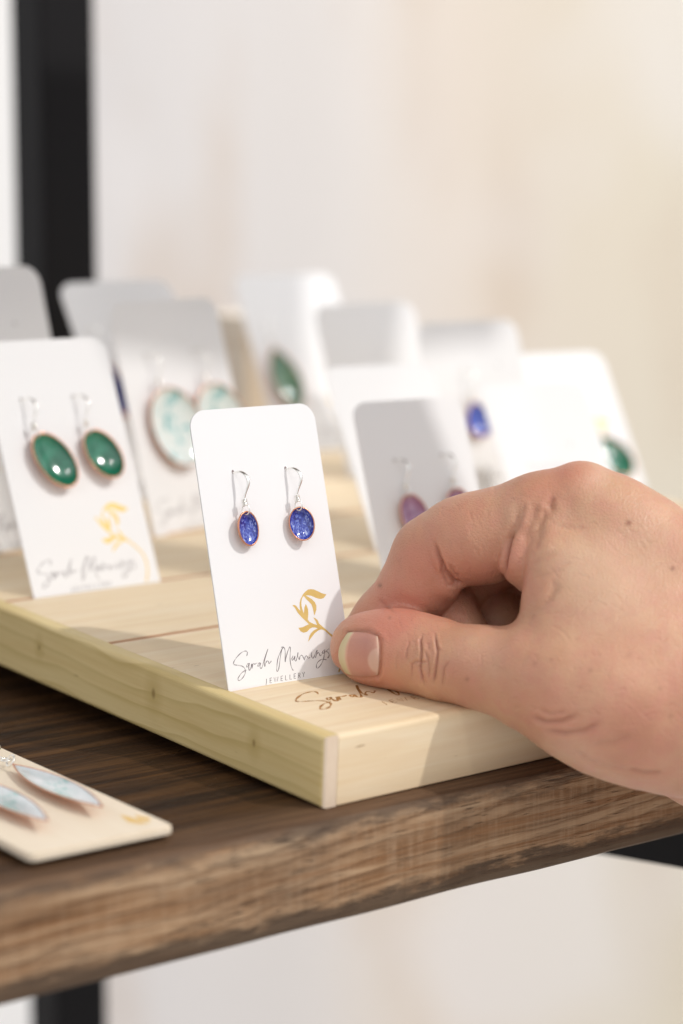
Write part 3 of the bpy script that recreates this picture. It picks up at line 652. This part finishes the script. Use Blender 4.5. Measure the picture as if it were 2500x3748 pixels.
# --- join: fingers meet the palm softly, one another only at a crease
hand = smin(palm, thumb, 5.5)
index = smin(index, idx2, 1.1)
hand = smin(hand, index, 2.6)
hand = smin(hand, heel, 2.0)
for fgr in (mid, ring_, little): hand = smin(hand, fgr, 1.2)
del thumb, index, idx2, mid, ring_, little, palm, heel
# pad at the root of the index finger, bulging into the hollow
pad = new_field(); chain(pad, [(1222, 1215, -10, 7.0), (1208, 1285, -11, 6.4), (1228, 1322, -11, 5.2)], 3)
hand = smin(hand, pad, .9); del pad
def surface_nets(f):
    s = f < 0
    nx, ny, nz = f.shape
    acc = np.zeros((nx-1, ny-1, nz-1, 3), np.float32); cnt = np.zeros((nx-1, ny-1, nz-1), np.int16)
    crn = [(a, b, c) for a in (0, 1) for b in (0, 1) for c in (0, 1)]
    sl = lambda c: (slice(c[0], nx-1+c[0]), slice(c[1], ny-1+c[1]), slice(c[2], nz-1+c[2]))
    for c in crn:
        for ax in range(3):
            if c[ax] == 0:
                d = list(c); d[ax] = 1
                A = f[sl(c)]; B = f[sl(d)]; cr = s[sl(c)] != s[sl(d)]
                ii = np.nonzero(cr); a = A[ii]; b = B[ii]; t = a/(a-b)
                for q in range(3): acc[..., q][ii] += c[q] + (t if q == ax else 0)
                cnt[ii] += 1
    act = cnt > 0; idx = np.full(cnt.shape, -1, np.int64); ii = np.nonzero(act); idx[ii] = np.arange(len(ii[0]))
    V = acc[ii]/cnt[ii][:, None] + np.stack(ii, 1)
    Q = []
    for ax in range(3):
        e = [slice(1, -1)]*3; e[ax] = slice(0, -1); e2 = [slice(1, -1)]*3; e2[ax] = slice(1, None)
        A = s[tuple(e)]; B = s[tuple(e2)]; cr = np.nonzero(A != B)
        p = np.stack(cr, 1) + np.array([0 if q == ax else 1 for q in range(3)])
        o1 = np.zeros(3, int); o2 = np.zeros(3, int); o1[(ax+1) % 3] = 1; o2[(ax+2) % 3] = 1
        quad = np.stack([idx[tuple((p-o1-o2).T)], idx[tuple((p-o2).T)], idx[tuple(p.T)], idx[tuple((p-o1).T)]], 1)
        fl = A[cr]; quad[~fl] = quad[~fl][:, ::-1]; Q.append(quad)
    return V, np.concatenate(Q)
hand[0, :, :] = 1; hand[:, 0, :] = 1; hand[:, -1, :] = 1; hand[:, :, 0] = 1; hand[:, :, -1] = 1; hand[-1] = 1
# one 
V, Q = surface_nets(hand)
V = np.stack([np.interp(V[:, 0], np.arange(NX), gx), V[:, 1]*HS+HY0, V[:, 2]*HS+HZ0], 1)
# keep only the biggest connected body
def toidx(P): return np.stack([np.interp(P[:, 0], gx, np.arange(NX)), (P[:, 1]-HY0)/HS, (P[:, 2]-HZ0)/HS], 1)
def grad(P):
    g = np.zeros_like(P); q = toidx(P)
    def tri(q):
        q = np.clip(q, 0, [NX-1.01, NY-1.01, NZ-1.01]); i = q.astype(int); t = q-i; r = 0
        for a in (0, 1):
            for b in (0, 1):
                for c in (0, 1):
                    wgt = (t[:, 0] if a else 1-t[:, 0])*(t[:, 1] if b else 1-t[:, 1])*(t[:, 2] if c else 1-t[:, 2])
                    r = r + wgt*hand[i[:, 0]+a, i[:, 1]+b, i[:, 2]+c]
        return r
    for ax in range(3):
        e = np.zeros(3); e[ax] = 1.; g[:, ax] = tri(q+e)-tri(q-e)
    return g/(np.linalg.norm(g, axis=1, keepdims=True)+1e-9), tri
def subdivide(V, Q):
    n = len(V); E = np.concatenate([np.stack([Q[:, i], Q[:, (i+1) % 4]], 1) for i in range(4)]); E.sort(1)
    key, inv = np.unique(E[:, 0]*n+E[:, 1], return_inverse=True); inv = inv.reshape(4, len(Q))
    mid = (V[key//n]+V[key % n])/2; cen = V[Q].mean(1); m = n+inv; c = n+len(key)+np.arange(len(Q))
    return np.concatenate([V, mid, cen]), np.concatenate([np.stack([Q[:, i], m[i], c, m[(i+3) % 4]], 1) for i in range(4)])
V, Q = subdivide(V, Q)
NRM, _tri = grad(V)
near_ = V[:, 0] < gx[NB-2]
for _ in range(2): V[near_] -= NRM[near_]*_tri(toidx(V[near_]))[:, None]*.8
# pixel-like landmark coordinates of every vertex for the skin folds
kk = (D0+V[:, 2])/FPX*1.59439
PXY = np.stack([V[:, 0]/kk+784., 1175.3-V[:, 1]/kk], 1)
def dist_poly(P, poly):
    best = np.full(len(P), 1e9); tt = np.zeros(len(P)); n = len(poly)-1
    for i in range(n):
        a = np.array(poly[i], float); b = np.array(poly[i+1], float); d = b-a
        t = np.clip(((P-a)@d)/(d@d+1e-9), 0, 1); r = np.linalg.norm(P-a-t[:, None]*d, axis=1)
        m = r < best; best[m] = r[m]; tt[m] = (i+t[m])/n
    return best, tt
disp = np.zeros(len(V)); tone = np.zeros(len(V)); dark = np.zeros(len(V))
front = NRM[:, 2] < .25
zr = lambda x, y: ((1200+x/3.136)/1.59439, (2200+y/3.136)/1.59439)      # traced from close looks at the thumb
zq = lambda x, y: ((1200+x/1.2062)/1.59439, (1650+y/1.2062)/1.59439)    # and at the whole hand
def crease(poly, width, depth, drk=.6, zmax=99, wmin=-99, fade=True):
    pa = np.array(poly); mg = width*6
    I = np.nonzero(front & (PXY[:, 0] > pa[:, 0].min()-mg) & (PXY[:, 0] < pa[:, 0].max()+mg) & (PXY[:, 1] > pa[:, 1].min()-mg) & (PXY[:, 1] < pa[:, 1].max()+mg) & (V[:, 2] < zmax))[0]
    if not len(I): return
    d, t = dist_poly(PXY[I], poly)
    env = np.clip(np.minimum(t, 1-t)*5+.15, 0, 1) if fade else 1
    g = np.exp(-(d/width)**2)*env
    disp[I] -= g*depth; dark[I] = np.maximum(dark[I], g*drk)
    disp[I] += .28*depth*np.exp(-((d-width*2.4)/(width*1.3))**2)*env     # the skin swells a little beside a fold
# thumb joint creases
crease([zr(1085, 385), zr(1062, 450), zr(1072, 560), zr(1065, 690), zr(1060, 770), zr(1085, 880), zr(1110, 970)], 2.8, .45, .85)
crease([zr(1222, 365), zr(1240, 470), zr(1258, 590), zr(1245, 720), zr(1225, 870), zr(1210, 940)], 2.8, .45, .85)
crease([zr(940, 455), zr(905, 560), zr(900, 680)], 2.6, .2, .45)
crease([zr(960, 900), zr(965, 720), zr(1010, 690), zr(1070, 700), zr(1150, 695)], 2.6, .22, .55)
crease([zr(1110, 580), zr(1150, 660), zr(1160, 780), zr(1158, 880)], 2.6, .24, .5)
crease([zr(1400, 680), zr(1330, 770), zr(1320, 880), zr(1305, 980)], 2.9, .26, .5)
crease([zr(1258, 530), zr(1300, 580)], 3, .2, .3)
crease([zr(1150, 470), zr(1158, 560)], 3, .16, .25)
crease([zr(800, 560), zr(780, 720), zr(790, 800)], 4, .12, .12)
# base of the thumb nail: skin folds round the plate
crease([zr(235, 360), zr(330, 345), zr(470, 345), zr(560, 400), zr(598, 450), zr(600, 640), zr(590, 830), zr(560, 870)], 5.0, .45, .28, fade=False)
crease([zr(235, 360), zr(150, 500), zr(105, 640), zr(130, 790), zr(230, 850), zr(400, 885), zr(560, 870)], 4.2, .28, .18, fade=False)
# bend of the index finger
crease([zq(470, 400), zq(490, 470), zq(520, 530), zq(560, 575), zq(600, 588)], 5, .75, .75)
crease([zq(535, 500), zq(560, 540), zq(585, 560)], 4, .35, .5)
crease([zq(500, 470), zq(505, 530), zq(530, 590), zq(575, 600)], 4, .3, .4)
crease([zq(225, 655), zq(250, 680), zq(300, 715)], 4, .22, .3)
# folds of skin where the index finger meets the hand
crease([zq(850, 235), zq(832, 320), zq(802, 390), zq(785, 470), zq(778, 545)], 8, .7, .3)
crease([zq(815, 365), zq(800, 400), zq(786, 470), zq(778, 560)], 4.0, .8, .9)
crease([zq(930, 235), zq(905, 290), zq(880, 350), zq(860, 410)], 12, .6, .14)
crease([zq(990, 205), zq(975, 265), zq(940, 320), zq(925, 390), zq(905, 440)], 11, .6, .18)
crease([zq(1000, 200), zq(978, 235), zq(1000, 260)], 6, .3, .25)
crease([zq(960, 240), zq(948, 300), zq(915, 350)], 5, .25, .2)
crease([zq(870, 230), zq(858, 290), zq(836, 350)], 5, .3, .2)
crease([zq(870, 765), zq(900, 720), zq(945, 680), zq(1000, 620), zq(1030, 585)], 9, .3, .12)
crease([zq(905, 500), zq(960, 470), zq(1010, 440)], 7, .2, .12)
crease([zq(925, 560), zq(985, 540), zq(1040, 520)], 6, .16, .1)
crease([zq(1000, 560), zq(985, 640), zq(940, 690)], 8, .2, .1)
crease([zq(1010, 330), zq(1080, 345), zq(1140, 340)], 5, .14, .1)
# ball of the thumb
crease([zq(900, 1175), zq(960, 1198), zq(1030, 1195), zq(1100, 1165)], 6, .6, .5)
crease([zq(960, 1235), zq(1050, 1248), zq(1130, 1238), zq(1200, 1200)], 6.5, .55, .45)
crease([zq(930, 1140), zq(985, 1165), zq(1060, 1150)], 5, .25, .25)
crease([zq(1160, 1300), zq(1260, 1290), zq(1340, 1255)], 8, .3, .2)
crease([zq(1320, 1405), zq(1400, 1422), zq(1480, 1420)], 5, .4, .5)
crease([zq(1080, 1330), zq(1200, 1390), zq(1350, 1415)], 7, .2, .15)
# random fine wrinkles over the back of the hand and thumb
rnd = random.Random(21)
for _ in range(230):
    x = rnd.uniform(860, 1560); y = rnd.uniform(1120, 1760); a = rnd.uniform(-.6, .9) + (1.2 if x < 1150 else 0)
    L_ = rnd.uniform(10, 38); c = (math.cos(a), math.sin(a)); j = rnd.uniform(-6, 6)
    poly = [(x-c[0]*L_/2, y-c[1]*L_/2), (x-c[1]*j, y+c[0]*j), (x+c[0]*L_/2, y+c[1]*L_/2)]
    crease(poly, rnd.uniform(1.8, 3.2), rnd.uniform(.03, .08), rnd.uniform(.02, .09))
def spot(px, py, r, amt, arr):
    d = np.linalg.norm(PXY-np.array([px, py]), axis=1); arr += amt*np.exp(-(d/r)**2)*front
# ruddy places: fingertip, knuckles, sides of the joints; shade of the undersides painted in too
for s in [(890, 1450, 55, .9), (860, 1560, 60, .6), (780, 1500, 40, .35), (960, 1290, 70, .75), (880, 1370, 60, .6), (1020, 1390, 45, .6), (1240, 1150, 60, .45), (1300, 1090, 50, .5), (1340, 1075, 40, .25), (1225, 1350, 30, .4), (1090, 1180, 60, .35),
          (1240, 1600, 60, .35), (1380, 1690, 90, .3), (1150, 1500, 80, .15), (1500, 1600, 100, .2), (820, 1420, 30, .4), (1060, 1560, 60, .25), (1170, 1260, 50, .35), (1440, 1480, 70, .2), (1060, 1310, 60, .6), (940, 1400, 50, .6), (1130, 1320, 50, .45), (1190, 1300, 35, .4), (1010, 1210, 45, .35), (1290, 1650, 60, .3), (1500, 1740, 80, .35)]: spot(*s, tone)
pale = np.zeros(len(V))
for s in [(1370, 1085, 40, .5), (1330, 1300, 70, .4), (1120, 1480, 60, .3), (1400, 1380, 120, .35), (1480, 1250, 90, .3), (1300, 1750, 70, .4), (1180, 1180, 35, .35)]: spot(*s, pale)
freck = np.zeros(len(V))
for fx, fy, fr_, fa in [(zq(1328, 318)[0], zq(1328, 318)[1], 6.5, .9), (*zq(1522, 520), 5, .9), (*zq(615, 1008), 5, .55), (*zq(273, 738), 3.5, .6), (*zq(1158, 970), 5, .4), (*zq(985, 922), 5, .3), (*zq(912, 940), 5, .3), (*zq(230, 594), 5, .9),
                        (*zq(1515, 1170), 5, .3), (*zq(1465, 1050), 5, .3), (*zq(1330, 900), 5, .25), (*zq(1100, 830), 4, .2)]: spot(fx, fy, fr_, fa, freck)
V = V + NRM*disp[:, None]
me = bpy.data.meshes.new('person')
me.vertices.add(len(V)); me.vertices.foreach_set('co', (V*MM).astype(np.float32).ravel())
Q = Q[:, ::-1]
me.loops.add(len(Q)*4); me.loops.foreach_set('vertex_index', Q.ravel().astype(np.int32))
me.polygons.add(len(Q)); me.polygons.foreach_set('loop_start', np.arange(0, len(Q)*4, 4, dtype=np.int32))
me.polygons.foreach_set('use_smooth', np.ones(len(Q), bool))
me.update(calc_edges=True); me.validate()
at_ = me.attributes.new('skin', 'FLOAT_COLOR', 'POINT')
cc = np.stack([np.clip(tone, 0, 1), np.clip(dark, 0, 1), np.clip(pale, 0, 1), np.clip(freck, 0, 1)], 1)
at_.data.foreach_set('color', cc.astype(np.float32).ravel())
# the hand frame has z pointing away from the camera: x right, y up, z away is left-handed, so faces were turned above
HFR = Matrix(((RGT[0], UPV[0], FWD[0], HC[0]*MM), (RGT[1], UPV[1], FWD[1], HC[1]*MM), (RGT[2], UPV[2], FWD[2], HC[2]*MM), (0, 0, 0, 1)))
me.transform(HFR)
me.update()
def skin():
    m = M('skin', rough=.46, spec=.55, Subsurface_Weight=.22, Subsurface_Scale=.004)
    m.b.inputs['Subsurface Radius'].default_value = (1.0, .32, .16)
    a = m.n('ShaderNodeAttribute', attribute_name='skin'); sp = m.n('ShaderNodeSeparateColor', {'Color': a.outputs['Color']})
    red, drk, pal = sp.outputs[0], sp.outputs[1], sp.outputs[2]; fr = a.outputs['Alpha']
    mott = m.noise(m.coord((190,)*3, src='Object'), 1, 4, .6); big = m.noise(m.coord((55,)*3), 1, 3, .5)
    c = m.ramp(big, [(.32, (.54, .275, .165)), (.5, (.61, .335, .205)), (.68, (.67, .40, .25))])
    c = m.mix(m.ramp(mott, [(.42, g3(0)), (.70, g3(.6))]), c, (.60, .265, .19))
    c = m.mix(m.math('MULTIPLY', pal, .8), c, (.75, .54, .38))
    c = m.mix(m.math('MULTIPLY', red, .85), c, (.62, .235, .165))
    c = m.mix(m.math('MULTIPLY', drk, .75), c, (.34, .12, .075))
    c = m.mix(fr, c, (.30, .12, .07))
    m.l(c, 'Base Color')
    vor = m.n('ShaderNodeTexVoronoi', {'Vector': m.coord((1150, 1150, 1150)), 'Scale': 1.}, feature='DISTANCE_TO_EDGE').outputs[0]
    fine = m.noise(m.coord((1500,)*3), 1, 3, .6); med = m.noise(m.coord((420, 420, 420)), 1, 3, .6)
    h = m.math('ADD', m.math('MULTIPLY', m.ramp(vor, [(0, g3(0)), (.22, g3(1))]), .55), m.math('ADD', m.math('MULTIPLY', fine, .5), m.math('MULTIPLY', med, 1.2)))
    m.bump(h, .45, .00025)
    m.l(m.n('ShaderNodeMapRange', {'Value': fine, 'To Min': .33, 'To Max': .5}).outputs[0], 'Roughness')
    return m.m
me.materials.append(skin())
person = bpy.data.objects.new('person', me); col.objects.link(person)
tag(person, 'bare right hand reaching in from the right, pinching the front card', 'person')
# --- thumb nail: a curved plate laid on the thumb
def nail_surface(px, py):
    ks = np.arange(-40, 30, .25); P = np.array([hp(px, py, q) for q in ks]); d = _tri(toidx(P))
    i = np.argmax(d < 0)
    if i == 0: return P[np.argmin(d)]
    t = d[i-1]/(d[i-1]-d[i]+1e-9); return P[i-1]*(1-t)+P[i]*t
NU, NV = 26, 22; nv = []; nc = []
corner = {'tl': zr(232, 362), 'tr': zr(572, 405), 'bl': zr(205, 830), 'br': zr(572, 845), 'ml': zr(120, 610), 'mr': zr(590, 630)}
for j in range(NV+1):
    v = j/NV
    # left (free) edge and right (root) edge as arcs from top to bottom
    le = np.array(corner['tl'])*(1-v)+np.array(corner['bl'])*v; le[0] += (corner['ml'][0]-(corner['tl'][0]+corner['bl'][0])/2)*4*v*(1-v)
    re_ = np.array(corner['tr'])*(1-v)+np.array(corner['br'])*v; re_[0] += (corner['mr'][0]-(corner['tr'][0]+corner['br'][0])/2)*4*v*(1-v)
    for i in range(NU+1):
        u = i/NU; q = le*(1-u)+re_*u
        q[1] += (-12*(u*(1-u))*4*(1-v)*.35 + 5*(u*(1-u))*4*v)
        s = nail_surface(*q)
        edge = min(1, min(v, 1-v)*7, (1-u)*8)
        s[2] -= .10 + .42*math.sqrt(max(0, edge)) + .25*(1-u)*edge
        nv.append(s)
        nc.append((u, v, 0, 1))
nv = np.array(nv); Vn = [tuple(x) for x in nv] + [tuple(x+np.array([0, 0, .7])) for x in nv]
W1 = NU+1; n = len(nv)
Fn = [(j*W1+i, j*W1+i+1, (j+1)*W1+i+1, (j+1)*W1+i) for j in range(NV) for i in range(NU)]
Fn = [f for f in Fn] + [tuple(k+n for k in f[::-1]) for f in Fn]
Fn += [(j*W1, (j+1)*W1, (j+1)*W1+n, j*W1+n) for j in range(NV)] + [(j*W1+NU, j*W1+NU+n, (j+1)*W1+NU+n, (j+1)*W1+NU) for j in range(NV)]
mn = M('finger_nail', rough=.33, spec=.4, Subsurface_Weight=.12, Subsurface_Scale=.002)
an = mn.n('ShaderNodeAttribute', attribute_name='nail'); sp = mn.n('ShaderNodeSeparateColor', {'Color': an.outputs['Color']})
u_, v_ = sp.outputs[0], sp.outputs[1]
wav = mn.math('ADD', u_, mn.math('MULTIPLY', mn.math('SUBTRACT', mn.noise(mn.coord((260,)*3), 1, 2), .5), .06))
c = mn.ramp(wav, [(0, (.60, .50, .27)), (.14, (.66, .55, .33)), (.185, (.70, .39, .28)), (.23, (.58, .265, .195)), (.66, (.52, .225, .175)), (.93, (.57, .28, .21)), (1, (.66, .45, .33))])
lun = mn.math('ADD', mn.math('POWER', mn.math('MULTIPLY', mn.math('SUBTRACT', u_, 1.02), 3.1), 2), mn.math('POWER', mn.math('MULTIPLY', mn.math('SUBTRACT', v_, .62), 2.9), 2))
c = mn.mix(mn.ramp(lun, [(.7, g3(.85)), (1.0, g3(0))]), c, (.66, .42, .33))
st_ = mn.noise(mn.coord((3200, 3200, 3200)), 1, 2)
c = mn.mix(mn.math('MULTIPLY', st_, .15), c, (.9, .7, .6))
mn.l(c, 'Base Color')
nme = bpy.data.meshes.new('thumb_nail'); nme.from_pydata([tuple(float(q)*MM for q in v) for v in Vn], [], [f[::-1] for f in Fn])
nme.materials.append(mn.m); nme.polygons.foreach_set('use_smooth', [True]*len(nme.polygons))
na = nme.attributes.new('nail', 'FLOAT_COLOR', 'POINT'); na.data.foreach_set('color', np.array(nc+nc, np.float32).ravel())
nme.transform(HFR); nme.update()
link(bpy.data.objects.new('thumb_nail', nme), person)
